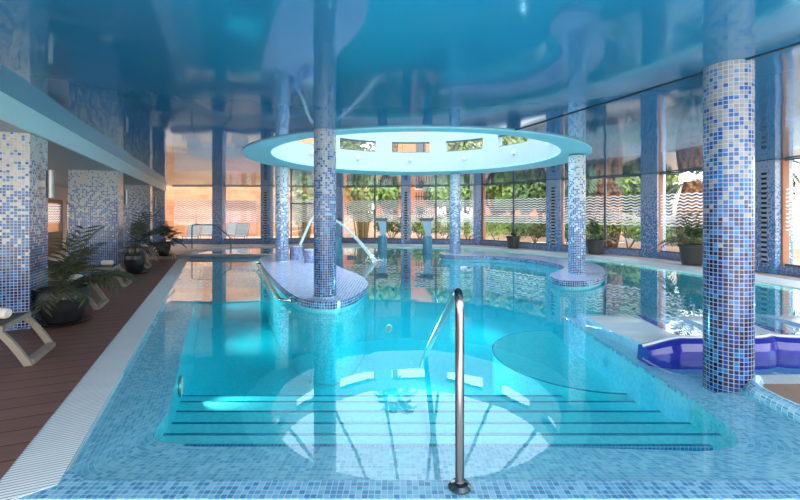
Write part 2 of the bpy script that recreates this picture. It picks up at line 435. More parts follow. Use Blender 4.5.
# ------------------------------------------------------------------ setting: floor, pool
RC = (.36, 10.6); RI, RO, ZC = 3.46, 3.66, 3.0
WP = [(-11.9, 21.6), (-9.25, 21.5), (-6.9, 21.8), (-3.3, 22.5), (.3, 21.8), (3.97, 21.1), (6.57, 17.75), (9.1, 15.1), (9.95, 11.2), (10.4, 6.5), (10.4, .5)]
cin = [(-3.2, 19.4)] + [pw(*p, .02) for p in ((380, 246.8), (440, 247.6), (490, 250.2), (550, 255.3), (612, 261), (680, 270.6), (757, 281.5))] + [(8.45, 7.6), (8.35, 4.1)]
cout = [(-3.2, 20.6)] + [pw(*p, .02) for p in ((380, 243.9), (440, 245.0), (490, 247.7), (550, 251.8), (612, 256.6), (680, 265), (757, 274.5))] + [(9.15, 7.6), (9.05, 4.1)]
cinS = catmull(cin, 5); coutS = catmull(cout, 5)
m = M(); m.loft([(x, y, .022) for x, y in coutS], [(x, y, .022) for x, y in cinS], 1)
m.loft([(x, y, .022) for x, y in cinS], [(x, y, -.08) for x, y in cinS], 1)
struct(m.build('trim_coping', MAT['coping']))
# terrace between coping and window wall
wl = [(-5.2, 22.4), (-1.5, 22.4), (1.2, 21.9), (3.97, 21.3), (6.57, 17.9), (9.3, 15.2), (9.9, 13), (10.3, 11.2), (10.8, 6.5), (10.8, .5)]
wlS = catmull(wl, 5); m = M()
m.loft([(x, y, .01) for x, y in wlS], [(x, y, .01) for x, y in coutS[:len(wlS)]], 1)
m.poly([(*wl[0], .01), (-3.2, 20.6, .01), (-3.2, 14.0, .01), (-8.5, 14.0, .01), (-14, 15.5, .01), (-14, 22.4, .01)])
struct(m.build('floor_terrace', MAT['terra']))
# wooden deck on the left (board pattern runs across)
def local_st(pts): return pts   # local frame: x = across, y = along
m = M(); m.prism([(-6.0, -2), (-1.17, -2), (-1.17, 16.4), (-6.0, 16.4)], -.15, .02)
struct(m.build('floor_deck', MAT['deck'], rz=DECK_ROT))
m = M(); m.prism([(-6.2, 16.4), (-1.0, 16.4), (-1.0, 24.4), (-6.2, 24.4)], -.1, .006)
struct(m.build('floor_far_terrace', MAT['terra'], rz=DECK_ROT))
m = M(); m.prism([(-1.17, 2.95), (-.845, 3.06), (-.845, 16.3), (-1.17, 16.3)], -.12, .012)
struct(m.build('trim_overflow', MAT['grate'], rz=DECK_ROT))
# right deck with its own slatted overflow
m = M(); m.prism([(3.26, 1.0), (9.0, 1.0), (9.0, 3.86), (3.22, 3.86)], -.12, .03)
struct(m.build('floor_side_deck', plain('side deck boards', srgb(176, 132, 104), .5, var=.12, scale=3)))
m = M()
for a, b in ((3.24, 9.0),): m.poly([(a, 3.86, .02), (b, 3.86, .02), (b, 4.1, .02), (a, 4.1, .02)], [(0, a), (0, b), (.24, b), (.24, a)]); m.poly([(a, 4.1, -.12), (a, 4.1, .02), (b, 4.1, .02), (b, 4.1, -.12)])
struct(m.build('trim_side_overflow', MAT['grate']))
# bullnose curb by the near column
m = M(); cpath = [(3.12, 2.2), (3.12, 2.9), (3.10, 3.4), (3.12, 3.75), (3.30, 3.98)]
m.tube([(x+.06, y, .0) for x, y in catmull(cpath, 5)], .075, 14)
struct(m.build('trim_curb', MAT['curb']))
m = M(); m.tube([(-2.62, 2.22, .0), (-2.33, 2.36, .0)], .05, 14)
struct(m.build('trim_corner_roll', MAT['curb']))
# front coping
m = M(); m.box(-3.2, 3.4, 1.2, 2.34, -.14, .004)
struct(m.build('floor_front', MAT['coping']))
m = M(); m.box(-1.9, 3.3, 2.34, 2.50, -.2, .009); m.prism([(-2.7, 2.34), (-1.9, 2.34), (-1.9, 2.52), (-2.05, 2.6), (-2.45, 2.45)], -.2, .009)
struct(m.build('trim_front', mosaic_plain('front rim mosaic', [(86, 156, 192), (108, 172, 202), (72, 140, 180), (126, 186, 210)], (196, 208, 206), .036, gw=.05)))
# basin
P_OUT = [(-2.03, 2.5), (3.14, 2.5), (3.10, 3.9), (3.24, 4.1), (8.35, 4.1)] + [p for p in cinS[::-1][1:]] + [(-3.2, 14.6), (-7.32, 14.6)]
m = M(); n = len(P_OUT)
for i in range(n):
    a, b = P_OUT[i], P_OUT[(i+1) % n]; L = math.hypot(a[0]-b[0], a[1]-b[1])
    m.poly([(*b, -1.35), (*a, -1.35), (*a, .0), (*b, .0)], [(L, -1.35), (0, -1.35), (0, 0), (L, 0)])
m.mi = 1; m.poly([(*p, -1.2) for p in P_OUT])
struct(m.build('floor_pool', [MAT['pool_tile'], MAT['pool_floor']]))
m = M(); m.box(-7.3, -3.2, 14.585, 14.60, -.12, .08); struct(m.build('wall_pool_end', MAT['end_wall']))
# tiled ledge running round the near end
outl = [st(-.845, 16.2), st(-.845, 12), st(-.845, 8), st(-.845, 5.5), st(-.845, 4.2), st(-.845, 3.5), (-1.99, 2.55), (-1.6, 2.5), (-1.1, 2.5), (0, 2.5), (1.2, 2.5), (2.1, 2.5), (2.7, 2.52), (3.08, 2.75), (3.13, 3.2), (3.10, 3.9)]
inl = [st(-.37, 16.2), st(-.37, 12), st(-.37, 8), st(-.37, 5.5), st(-.37, 4.6), st(-.37, 4.1), (-1.9, 3.24), (-1.6, 3.12), (-1.1, 3.10), (0, 3.10), (1.2, 3.08), (1.9, 3.05), (2.25, 3.04), (2.52, 3.14), (2.64, 3.4), (2.69, 3.9)]
oS, iS = catmull(outl, 5), catmull(inl, 5)
m = M(); m.loft([(x, y, -.04) for x, y in oS], [(x, y, -.12) for x, y in iS], 12)
m.mi = 1; m.loft([(x, y, -.12) for x, y in iS], [(x, y, -1.25) for x, y in iS], 1)
struct(m.build('floor_ledge', [MAT['ledge'], MAT['pool_tile']]))
# steps
m = M()
fr = [3.11, 3.50, 3.91, 4.37, 4.84, 5.25]
for k in range(5):
    z = -.24-.11*k; y0, y1 = 3.0, fr[k+1]
    xl = lambda y: (-.30-.403*y)/.915-.14
    m.mi = 0; m.prism([(xl(y0), y0), (2.72, y0), (2.72, y1), (xl(y1), y1)], -1.25+.004*k, z)
    m.mi = 1; m.box(xl(y1)+.02, 2.70, y1-.03, y1+.004, z-.03, z+.003)
m.mi = 1; m.box(-1.6, 2.3, 3.085, 3.125, -.15, -.117)
struct(m.build('floor_steps', [MAT['pool_floor'], MAT['step_edge']]))
# shallow platform under the water loungers, round bench
m = M(); m.box(2.7, 8.34, 3.9, 6.92, -1.25, -.12)
struct(m.build('floor_platform', [MAT['platform']]))
m = M(); m.box(2.685, 8.34, 6.9, 6.935, -.15, -.115); m.box(2.685, 2.715, 3.95, 6.93, -.15, -.115)
struct(m.build('trim_platform_edge', MAT['curb']))
m = M(); bp = [(2.75+1.32*math.cos(a), 6.35+1.35*math.sin(a)) for a in [PI/2+PI*i/20 for i in range(21)]]
m.prism(bp, -1.2, -.55); m.mi = 1
m.tube([(x, y, -.555) for x, y in bp], .009, 6)
struct(m.build('floor_bench', [MAT['pool_floor'], MAT['step_edge']]))
# water body
m = M(); m.prism(inset(P_OUT, -.03), -1.27, 0.0); wobj = m.build('pool_water', MAT['water'])
tag(wobj, 'clear turquoise water filling the large indoor pool', 'water', kind='stuff')
# underwater lamps
def pool_lamp(p, ang, label, R=.05):
    t = thing('pool_lamp', (p[0], p[1], -.36), ang, label, 'lamp', 'underwater pool lamps')
    m = M(); m.tube([(0, 0, 0), (.02, 0, 0)], R*1.3, 20); m.build('bezel', MAT['chrome'], t)
    m = M(); m.tube([(.02, 0, 0), (.03, 0, 0)], R, 20); m.build('lens', MAT['lamp'], t)
    l = bpy.data.lights.new('pool_light', 'SPOT'); l.spot_size = math.radians(140); l.spot_blend = 1; l.shadow_soft_size = 0; l.energy = POOLW; l.color = (.85, 1, 1)
    o = bpy.data.objects.new('pool_light', l); COL.objects.link(o); o.parent = t; o.location = (.14, 0, 0); o.rotation_euler = (0, -PI/2, 0)
    return t
POOLW = 42
an = math.atan2(NY, NX)
pool_lamp(st(-.365, 5.35), an, 'round lit lamp under water low on the left pool wall, nearest the steps', .09)
POOLW = 125  # lamps from here on are added to brighten the water, not known fittings
pool_lamp(st(-.365, 9.6), an, 'added fill lamp under water on the left pool wall, middle of its length')
pool_lamp(st(-.365, 13.6), an, 'added fill lamp under water on the left pool wall, nearest the spa')
pool_lamp((1.42, 6.2), PI, 'added fill lamp under water on the side of the round bench', .03)
pool_lamp((-.2, 7.15), -PI*.35, 'added fill lamp under water on the rounded tip of the lavender island')
pool_lamp((3.0, 9.75), PI*1.05, 'added fill lamp under water on the wall of the curved island disc')
pool_lamp((8.25, 8.6), PI, 'added fill lamp under water on the right pool wall')

# island
isl = catmull([pw(*p, .17) for p in ((259.5, 260), (264, 256.5), (280, 255), (300, 254.5), (322, 257.5), (334, 264), (344, 269), (354, 272.5), (364, 278), (368, 284), (364.5, 289.5), (353, 297), (340, 301), (326, 302), (309, 300.5), (295, 296), (281, 286), (268, 272.5))], 5, True)
def island(name, P, label):
    t = thing(name, (0, 0, 0), 0, label, 'pool island')
    m = M(); m.prism(P, .165, .172, sides=False, bot=False); m.build('tiled_top', MAT['island_top'], t)
    m = M(); m.prism(P, .05, .17, top=False); m.build('rim', MAT['island_rim'], t)
    m = M(); m.prism(inset(P, .07), -1.19, .06, top=False, bot=False); m.build('pool_wall', MAT['pool_tile'], t)
    return t
island('pool_island', isl, 'large lavender mosaic island in the pool with a rounded tip around the big middle column')
isr = [pw(*p, .15) for p in ((440, 254.5), (447, 252.3), (470, 251.8), (495, 253.2), (530, 255.5), (560, 258.3), (585, 261.5), (600, 266.5), (605.5, 272.5), (603, 277.5), (592, 281), (577, 282.2), (560, 281), (551, 277.5), (551, 274.5), (560, 271), (564, 267.5), (552, 263.6), (525, 259.2), (490, 256.7), (455, 256.3))]
island('curved_island', catmull(isr, 4, True), 'narrow curved mosaic wall island ending in a round disc at the right column')

# spa
sp_o = catmull([(-7.85, 14.75), (-8.35, 15.9), (-8.2, 17.6), (-7.3, 18.7), (-5.6, 19.0), (-4.1, 18.2), (-3.3, 16.6), (-3.4, 14.75)], 6) 
t = thing('spa_tub', (0, 0, 0), 0, 'raised round-backed spa tub with white coping at the far end of the pool', 'spa')
sp_i = inset(sp_o, .5)
m = M(); m.loft([(x, y, .12) for x, y in sp_o]+[(*sp_o[0], .12)], [(x, y, .12) for x, y in sp_i]+[(*sp_i[0], .12)], 1)
m.loft([(x, y, .12) for x, y in sp_i]+[(*sp_i[0], .12)], [(x, y, .05) for x, y in sp_i]+[(*sp_i[0], .05)], 1)
m.build('coping', MAT['coping'], t)
m = M(); m.prism(sp_o, -.1, .118, top=False); m.build('outer_wall', plain('grey brown spa edge', srgb(150, 148, 150), .4), t)
m = M(); m.prism(sp_i, -.02, .07); sw = m.build('spa_water', MAT['end_wall'], t)
m = M(); m.prism(sp_i, .075, .08, bot=False, sides=False); sw = m.build('water_surface', MAT['spa_water'], t)
# ------------------------------------------------------------------ ceiling
def ray_poly(c, a, P):
    dx, dy = math.cos(a), math.sin(a); best = None
    for i in range(len(P)):
        x0, y0 = P[i]; x1, y1 = P[(i+1) % len(P)]
        ex, ey = x1-x0, y1-y0; den = dx*ey-dy*ex
        if abs(den) < 1e-9: continue
        tt = ((x0-c[0])*ey-(y0-c[1])*ex)/den; ss = ((x0-c[0])*dy-(y0-c[1])*dx)/den
        if tt > 0 and -1e-6 <= ss <= 1+1e-6 and (best is None or tt < best): best = tt
    return (c[0]+dx*best, c[1]+dy*best)
CP = [st(-2.25, .6), st(-2.25, 24.2), (-11.9, 21.9), (-6.9, 22.1), (-3.3, 22.8), (.3, 22.1), (4.2, 21.3), (6.8, 17.9), (9.4, 15.2), (10.3, 11.2), (10.7, 6.5), (10.7, .2)]
angs = sorted([2*PI*i/96 for i in range(96)] + [math.atan2(p[1]-RC[1], p[0]-RC[0]) % (2*PI) for p in CP])
m = M(); K = len(angs)
for i in range(K):
    a, b = angs[i], angs[(i+1) % K]
    if abs(a-b) < 1e-5: continue
    ia, ib = (RC[0]+RO*math.cos(a), RC[1]+RO*math.sin(a)), (RC[0]+RO*math.cos(b), RC[1]+RO*math.sin(b))
    oa, ob = ray_poly(RC, a, CP), ray_poly(RC, b, CP)
    m.poly([(*ia, ZC), (*ib, ZC), (*ob, ZC), (*oa, ZC)]); 
    m.poly([(*ia, ZC+.3), (*oa, ZC+.3), (*ob, ZC+.3), (*ib, ZC+.3)])
    m.poly([(*oa, ZC), (*ob, ZC), (*ob, ZC+.3), (*oa, ZC+.3)])
struct(m.build('ceiling', MAT['ceiling']))
# pale fascia and lowered soffit over the deck
m = M(); m.box(-2.29, -2.25, 1.0, 24.2, 2.69, 3.3); struct(m.build('trim_fascia', MAT['fascia'], rz=DECK_ROT))
m = M(); m.box(-6.2, -2.29, 1.0, 24.2, 2.69, 3.3); struct(m.build('ceiling_soffit', MAT['soffit'], rz=DECK_ROT))
# ring around the opening, drum wall with slit windows
m = M(); RCO = (RC[0]+.02, RC[1]+.45)
rin = [(RC[0]+RI*math.cos(2*PI*i/96), RC[1]+RI*math.sin(2*PI*i/96), 2.985) for i in range(97)]
rou = [(RCO[0]+4.25*math.cos(2*PI*i/96), RCO[1]+4.25*math.sin(2*PI*i/96), 2.975) for i in range(97)]
m.loft(rou, rin, 1); m.loft([(x, y, 3.01) for x, y, z in rou], rou, 1); m.loft(rin, [(x, y, 3.03) for x, y, z in rin], 1)
struct(m.build('trim_ring', MAT['teal']))
SEG = 120; z1, z2, z3 = 3.62, 3.97, 4.3; RT = RI+.22
m = M()
def rp_(r, a, z): return (RC[0]+r*math.cos(a), RC[1]+r*math.sin(a), z)
slits = [PI/2+i*PI/6 for i in range(12)]; hw = .2
def in_slit(a): return any(abs((a-q+PI) % (2*PI)-PI) < hw for q in slits)
for i in range(SEG):
    a, b = 2*PI*(i+.5)/SEG, 2*PI*(i+1.5)/SEG; md = (a+b)/2
    for (r, sg) in ((RI, -1), (RT, 1)):
        for za, zb in ((2.99 if r == RI else 3.0, z1), (z1, z2), (z2, z3)):
            if za == z1 and in_slit(md): continue
            q = [rp_(r, a, za), rp_(r, b, za), rp_(r, b, zb), rp_(r, a, zb)]
            m.poly(q if sg > 0 else q[::-1])
    m.poly([rp_(RI, a, z3), rp_(RT, a, z3), rp_(RT, b, z3), rp_(RI, b, z3)])
    if in_slit(md):
        m.poly([rp_(RI, a, z1), rp_(RT, a, z1), rp_(RT, b, z1), rp_(RI, b, z1)]); m.poly([rp_(RI, b, z2), rp_(RT, b, z2), rp_(RT, a, z2), rp_(RI, a, z2)])
        if not in_slit(2*PI*(i)/SEG): m.poly([rp_(RI, a, z1), rp_(RI, a, z2), rp_(RT, a, z2), rp_(RT, a, z1)])
        if not in_slit(2*PI*(i+2)/SEG): m.poly([rp_(RI, b, z1), rp_(RT, b, z1), rp_(RT, b, z2), rp_(RI, b, z2)])
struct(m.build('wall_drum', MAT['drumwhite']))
for k, q in enumerate(slits):
    m = M(); m.lathe([(RI+.12, z1+.03), (RI+.12, z2-.03)], RC, 8, q-hw+.01, q+hw-.01)
    o = struct(m.build('window_%d' % (k+1), MAT['glass']))
    m = M(); rr = RI+.12; g0, g1 = q-hw-.012, q+hw+.012
    for za, zb in ((z1, z1+.035), (z2-.035, z2)): m.lathe([(rr-.03, za), (rr-.03, zb), (rr+.03, zb), (rr+.03, za), (rr-.03, za)], RC, 8, g0, g1, smooth=False)
    for aa in (g0+.006, g1-.006): m.obox(rp_(rr, aa, (z1+z2)/2), (.06, .05, z2-z1), aa)
    m.build('frame', MAT['greymetal'], o)
# glass cone of the skylight
APX = 7.6
for k in range(12):
    a0, a1 = PI/2+PI/12+k*PI/6, PI/2+PI/12+(k+1)*PI/6
    m = M(); m.poly([rp_(RI+.1, a0, z3+.03), rp_(RI+.1, a1, z3+.03), (RC[0], RC[1], APX)])
    o = struct(m.build('window_%d' % (13+k), MAT['sky_glass']))
    m = M(); m.tube([rp_(RI+.1, a0, z3), (RC[0], RC[1], APX)], .045, 6); m.build('rib', MAT['greymetal'], o)
# small lights on the drum
L0 = None
names = {0: 'small white drum light under the middle slit window', 1: 'small white drum light below the slit left of the middle one', 11: 'small white drum light below the slit right of the middle one',
         10: 'small white drum light below the slit second right of the middle', 2: 'small white drum light near the big middle column'}
for k, q in enumerate(slits):
    lab = names.get(k, 'small white light on the side of the skylight drum near the opening edge')
    p = rp_(RI-.001, q, 3.37)
    if L0 is None:
        L0 = thing('drum_light', p, q, lab, 'light', 'small lights round the skylight drum')
        m = M(); m.box(-.08, 0, -.045, .045, -.05, .05); m.build('housing', MAT['white'], L0)
        m = M(); m.tube([(-.08, 0, 0), (-.11, 0, -.02)], .035, 12); m.build('lens', MAT['white'], L0)
    else: dup(L0, p, q, lab)
# ceiling seam
m = M(); a = Vector(pw(800, 43, 0)) if False else None
def cw(x, y, z): 
    Y = F*(CAMH-z)/(y-HY); return ((x-400)/F*Y, Y)
p0, p1 = cw(800, 43, 3.0), cw(519, 129, 3.0); d = Vector((p1[0]-p0[0], p1[1]-p0[1])).normalized(); q0 = Vector(p0)-d*3; q1 = Vector(p1)+d*.4; nn = Vector((-d.y, d.x))*.02
m.poly([(*(q0-nn), 2.996), (*(q0+nn), 2.996), (*(q1+nn), 2.996), (*(q1-nn), 2.996)])
m.poly([(*(q1-nn), 2.992), (*(q1+nn), 2.992), (*(q0+nn), 2.992), (*(q0-nn), 2.992)])
struct(m.build('trim_seam', MAT['seam']))

# ------------------------------------------------------------------ columns
def column(x, y, z0, z1, r, label, mat, z_shift=0):
    t = thing('round_column', (x, y, z0), 0, label, 'column', 'round mosaic columns')
    m = M(); m.lathe([(r, 0), (r, z1-z0)], seg=48)
    for f in m.bm.faces:
        for l in f.loops: l[m.uv].uv = (l[m.uv].uv[0], l[m.uv].uv[1]+z0)
    m.build('shaft', MAT[mat], t)
    m = M(); m.lathe([(r+.004, 0), (r+.012, .012), (r+.004, .03)], seg=48); m.build('base_joint', MAT['curb'], t)
    return t
cA = pw(325, 297, .17); cB = pw(282, 261.5, .17); cC = pw(577, 274.5, .15); cD = pw(455, 254.6, .15); cE = (3.14, 4.02)
column(*cA, .17, 3.0, .188, 'tall mosaic column on the rounded tip of the lavender island', 'column')
column(*cB, .17, 2.95, .188, 'slim pale mosaic column at the back left of the lavender island', 'column_bright')
column(*cC, .15, 2.95, .19, 'bright blue mosaic column standing on the round disc of the curved island', 'column_bright')
column(*cD, .15, 2.95, .188, 'pale mosaic column at the left end of the narrow curved island', 'column_bright')
column(*cE, -.12, 3.0, .197, 'large near mosaic column rising from the shallow ledge at the right', 'column_near')

# square mosaic pillars on the deck
def pillar(t0, label, sc_label, tz=True):
    x, y = st(-2.32, t0); t = thing('mosaic_pillar', (x, y, .02), DECK_ROT, label, 'pillar', 'square mosaic pillars along the deck')
    m = M(); m.box(-1.05, 0, 0, .68, 0, 2.67); m.build('shaft', MAT['pillar'], t)
    m = M(); m.box(-1.06, .006, -.006, .686, 0, .02); m.build('base_joint', MAT['plinth'], t)
    if sc_label:
        x, y = st(-2.32, t0+.34); s = thing('wall_sconce', (x, y, 2.02), DECK_ROT, sc_label, 'wall lamp', 'steel cylinder sconces on the deck pillars')
        m = M(); m.tube([(.13, 0, -.2), (.13, 0, .2)], .05, 20); m.build('cylinder_shade', MAT['sconce'], s)
        m = M(); m.box(0, .085, -.04, .04, -.05, .05); m.box(0, .012, -.06, .06, -.09, .09); m.build('bracket', MAT['sconce'], s)
        m = M(); m.tube([(.13, 0, .17), (.13, 0, .202)], .042, 16); m.build('lens', MAT['white'], s)
pillar(7.3, 'nearest square mosaic pillar at the left edge of the picture', 'steel cylinder sconce on the nearest square pillar')
pillar(13.0, 'second square mosaic pillar along the deck, fully seen', 'steel cylinder sconce on the second square pillar')
pillar(18.95, 'third square mosaic pillar along the deck', 'steel cylinder sconce on the third square pillar')
pillar(24.2, 'farthest square mosaic pillar beside the sandstone court', None)

# left glazed wall behind the pillars
BROWN = plain('brown frame', srgb(92, 78, 68), .5)
def leftwall():
    m = M()
    m.box(-6.05, -5.9, -2, 24, 2.15, 2.69); struct(m.build('wall_left', MAT['cream'], rz=DECK_ROT))
    for k, tt in enumerate(range(2, 24, 4)):
        p = st(-5.95, tt); 
        m = M(); m.box(-.06, .06, 0, .5, .02, 2.15); o = struct(m.build('trim_post_%d' % (k+1), MAT['cream'], loc=(p[0], p[1], 0), rz=DECK_ROT))
        m = M(); m.box(-.02, -.01, .5, 4, .1, 2.15); o = struct(m.build('window_%d' % (40+k), MAT['glass'], loc=(p[0], p[1], 0), rz=DECK_ROT))
        m = M()
        for y0, y1, z0, z1 in ((.5, .6, .1, 2.15), (3.9, 4, .1, 2.15), (2.2, 2.3, .1, 2.15), (.5, 4, .02, .15), (.5, 4, 2.0, 2.15)): m.box(-.05, .05, y0, y1, z0, z1)
        m.build('frame', BROWN, o)
        m = M(); m.box(-.04, .04, .6, 3.9, .16, .85); m.build('lower_panel', BROWN, o)
        m = M(); m.poly([(0, .6, 1.2), (0, 2.2, 1.2), (0, 2.2, 1.95), (0, .6, 1.95)]); m.poly([(0, 2.3, 1.2), (0, 3.9, 1.2), (0, 3.9, 1.95), (0, 2.3, 1.95)]); m.build('frosted_band', MAT['waves'], o)
leftwall()

# ------------------------------------------------------------------ window wall
def facing(p):
    return math.atan2(RC[1]-p[1], RC[0]-p[0])+PI/2     # local -y looks to the pool
pillar_lab = ['slender mosaic pillar in front of the sandstone wall, left of the vented one', 'vented mosaic pillar left of the slim pale island column', 'mosaic window pillar just right of the tall middle column',
              'vented mosaic window pillar between two waterfall spouts', 'mosaic window pillar just right of the pale curved-island column', 'vented wide mosaic pillar just left of the bright blue column',
              'mosaic window pillar between the two rightmost potted plants', 'vented mosaic pillar right of the large near column']
vents = {1, 3, 5, 7}
for i in range(1, 9):
    p = WP[i]; t = thing('window_pillar', (*p, .01), facing(p) if i > 5 else 0 if i < 5 else .2, pillar_lab[i-1], 'pillar', 'mosaic pillars between the windows')
    hw2 = .25 if i not in (6, 7, 8) else .30
    m = M(); m.box(-hw2, hw2, -.25, .25, 0, 2.98); m.build('shaft', MAT['wpillar'], t)
    if i-1 in vents or i in (2, 4, 6, 8):
        if i % 2 == 0:
            m = M(); m.box(-.07, .07, -.272, -.25, .25, 2.7); m.build('vent_strip', MAT['vent'], t)
WN = 60
plinths = M()
def bay(i, p, q, mull, trans=(), wood=False):
    global WN
    d = Vector((q[0]-p[0], q[1]-p[1])); L = d.length; a = math.atan2(d.y, d.x)
    m = M(); m.box(.2, L-.2, -.14, .14, .01, .24); struct(m.build('baseboard_%d' % i, MAT['plinth'], loc=(*p, 0), rz=a))
    m = M(); m.box(.2, L-.2, -.006, .006, .24, 2.98)
    o = struct(m.build('window_%d' % WN, MAT['glass'], loc=(*p, 0), rz=a)); WN += 1
    m = M(); m.box(.2, L-.2, -.03, .03, .24, .29); m.box(.2, L-.2, -.03, .03, 2.95, 2.99)
    for f in mull: m.box(f*L-.035, f*L+.035, -.04, .04, .24, 2.98)
    for f0, f1, z in trans: m.box(f0*L, f1*L, -.035, .035, z-.03, z+.03)
    m.build('frame', MAT['greymetal'], o)
    if wood: m = M(); m.box(.22, .34, -.09, .09, .1, 2.98); m.build('wooden_jamb', MAT['wood'], o)
    m = M(); y = -.012
    for z0, z1 in ((1.68, 2.26), (1.14, 1.62)): m.poly([(.3, y, z0), (L-.3, y, z0), (L-.3, y, z1), (.3, y, z1)])
    m.build('frosted_band', MAT['waves'], o)
bay(1, WP[0], WP[1], [])
bay(2, WP[1], WP[2], [])
bay(3, WP[2], WP[3], [.33], [(.33, .95, 2.1)])
bay(4, WP[3], WP[4], [.55])
bay(5, WP[4], WP[5], [.42])
bay(6, WP[5], WP[6], [.5], wood=True)
bay(7, WP[6], WP[7], [.22, .55], [(.22, .55, 2.35)], wood=True)
bay(8, WP[7], WP[8], [], wood=True)
bay(9, WP[8], WP[9], [.5], wood=True)
bay(10, WP[9], WP[10], [.5])

# ------------------------------------------------------------------ rails
def bend(P, r=.1, k=6):
    out = [Vector(P[0])]
    for i in range(1, len(P)-1):
        a, b, c = Vector(P[i-1]), Vector(P[i]), Vector(P[i+1])
        u, w_ = (a-b).normalized(), (c-b).normalized(); rr = min(r, (a-b).length*.45, (c-b).length*.45)
        p, q = b+u*rr, b+w_*rr
        for j in range(k+1):
            t = j/k; out.append((p*(1-t)+b*t)*(1-t)+(b*(1-t)+q*t)*t)
    out.append(Vector(P[-1])); return out
t = thing('pool_handrail', (.345, 2.43, .012), 0, 'polished steel handrail leading down the pool steps in the foreground', 'handrail')
m = M(); m.tube(bend([(0, 0, 0), (0, 0, 1.17), (-.06, 2.3, -.012), (-.08, 3.0, -.40)], .16), .026, 16); m.build('rail', MAT['steel'], t)
m = M(); m.lathe([(.065, 0), (.065, .012), (.05, .028), (.027, .034)]); m.build('flange', MAT['steel'], t)
t = thing('spa_handrail', (*pw(192, 249, .12), .12), 0, 'thin steel handrail with a sloping arm at the spa edge', 'handrail')
b0 = Vector((*pw(192, 249, .12), 0)); b1 = Vector((*pw(231, 250, .12), 0))-b0
m = M(); m.tube(bend([(0, 0, 0), (0, 0, 1.0), (b1.x*.6, b1.y*.6, 1.0), (b1.x, b1.y, .48), (b1.x, b1.y, -.05)], .12), .024, 10); m.build('rail', MAT['greymetal'], t)
for q in ((0, 0), (b1.x, b1.y)):
    m = M(); m.lathe([(.06, -.005), (.06, .015), (.026, .03)], q, 16); m.build('flange', MAT['chrome'], t)
t = thing('grab_rail', (0, 0, 0), 0, 'steel grab rail with a copper reflection in its colour along the left side of the lavender island', 'grab rail')
g0, g1, g2 = pw(256.5, 264, .1), pw(280.5, 300, .1), pw(290, 300, .1); g00 = pw(262, 262.5, .1)
m = M(); m.tube(bend([(*g00, .1), (*g0, .1), (*g1, .1), (*g2, .1)], .1), .026, 10); m.build('rail', plain('steel with copper reflection tint', (.75, .55, .42, 1), .2, 1.0), t)  # copper tone of a reflection put into the steel's base colour
for q in (g00, g2):
    m = M(); m.tube([(q[0]-.02, q[1], .1), (q[0]+.03, q[1], .1)], .05, 12); m.build('flange', MAT['chrome'], t)

# water cannon: swan-neck pipe, jet
pA = pw(296, 259.5, .17)
def stool(x, y, label, h=.36, r=.2):
    t = thing('mosaic_stool', (x, y, .172), 0, label, 'stool', 'mosaic stools on the pool island')
    m = M(); m.lathe([(r, 0), (r, h)]); m.build('drum', MAT['plinth'], t)
    m = M(); m.lathe([(r, h), (0, h+.001)]); m.lathe([(r+.004, h-.03), (r+.004, h), (r, h+.002)]); m.build('top', MAT['island_top'], t)
stool(*pw(296.3, 259.6, .17), 'round mosaic stool between the slim and the tall island columns', .42, .19)
stool(*pw(311, 262.5, .17), 'round mosaic stool partly hidden behind the tall island column', .38, .19)
cx, cyy = pw(294, 258.2, .17); cyy += .45
t = thing('water_cannon', (cx-.05, cyy, .17), 0, 'white swan-neck water spout pipe behind the mosaic stools', 'water spout')
zz = 1.6-(217.5-213)*cyy/F
xx = lambda px: (px-400)/F*cyy-cx+.05
m = M(); m.tube(bend([(xx(293), 0, 0), (xx(295), 0, .1), (xx(311.5), 0, zz-.17), (xx(326), 0, zz-.17)], .12), [.055]*2+[.045]*15, 12) if False else m.tube(bend([(xx(295), 0, 0), (xx(312), 0, zz-.17), (xx(326), 0, zz-.17)], .14), .045, 12)
m.build('pipe', MAT['white'], t); m = M(); m.lathe([(.1, 0), (.1, .02), (.05, .03)], (xx(295), 0), 16); m.build('base_flange', MAT['white'], t)
m = M()
X0, X1 = (330-400)/F*cyy, (376-400)/F*cyy
pts = [(X0+(X1-X0)*k/10, cyy, zz*(1-(k/10)**1.35)) for k in range(11)]
m.tube(pts, [.028+.004*k for k in range(11)], 10)
for k in range(40):
    a = random.random()*2*PI; r = random.random()**.5*.5; m.obox((X1+r*math.cos(a), cyy+r*math.sin(a), .02+random.random()*.16*(1-r)), (.025, .025, .03), a)
tag(m.build('water_jet', MAT['jet']), 'white arc of water falling from the swan-neck spout into the pool', 'water jet')
# waterfall spouts
def spout(px, py, label):
    x, y = pw(px, py, .02); t = thing('waterfall_spout', (x, y, 0), 0, label, 'waterfall spout', 'waterfall spouts at the far pool edge')
    r = .22
    m = M(); m.lathe([(r, -.3), (r, .52), (r-.02, .54), (0, .541)]); m.build('pedestal', mosaic_plain('spout base mosaic', [(80, 170, 200), (100, 185, 210), (65, 155, 190)], (170, 215, 225), .04), t)
    m = M(); m.prism([(-.10, -.05), (.16, -.05), (.16, .10), (-.10, .10)], .54, .72)
    for k in range(8):
        a0, a1 = k/8, (k+1)/8
        w1 = .10+.10*a1; m.prism([(-w1, -.06-.08*a1), (.17, -.06-.08*a1), (.17, .12), (-w1, .12)], .72+.5*a0, .72+.5*a1)
    m.build('neck', MAT['spoutneck'], t)
    m = M(); m.box(-.36, .22, -.34, .14, 1.23, 1.29); m.box(-.38, .24, -.40, .16, 1.29, 1.37); m.build('hood', MAT['spouthood'], t)
spout(427.5, 247.5, 'steel hooded waterfall spout on a blue pedestal, just left of the pale curved-island column')
spout(382.5, 247, 'steel hooded waterfall spout where the white jet lands')
spout(337, 247.2, 'steel hooded waterfall spout half hidden behind the tall island column')

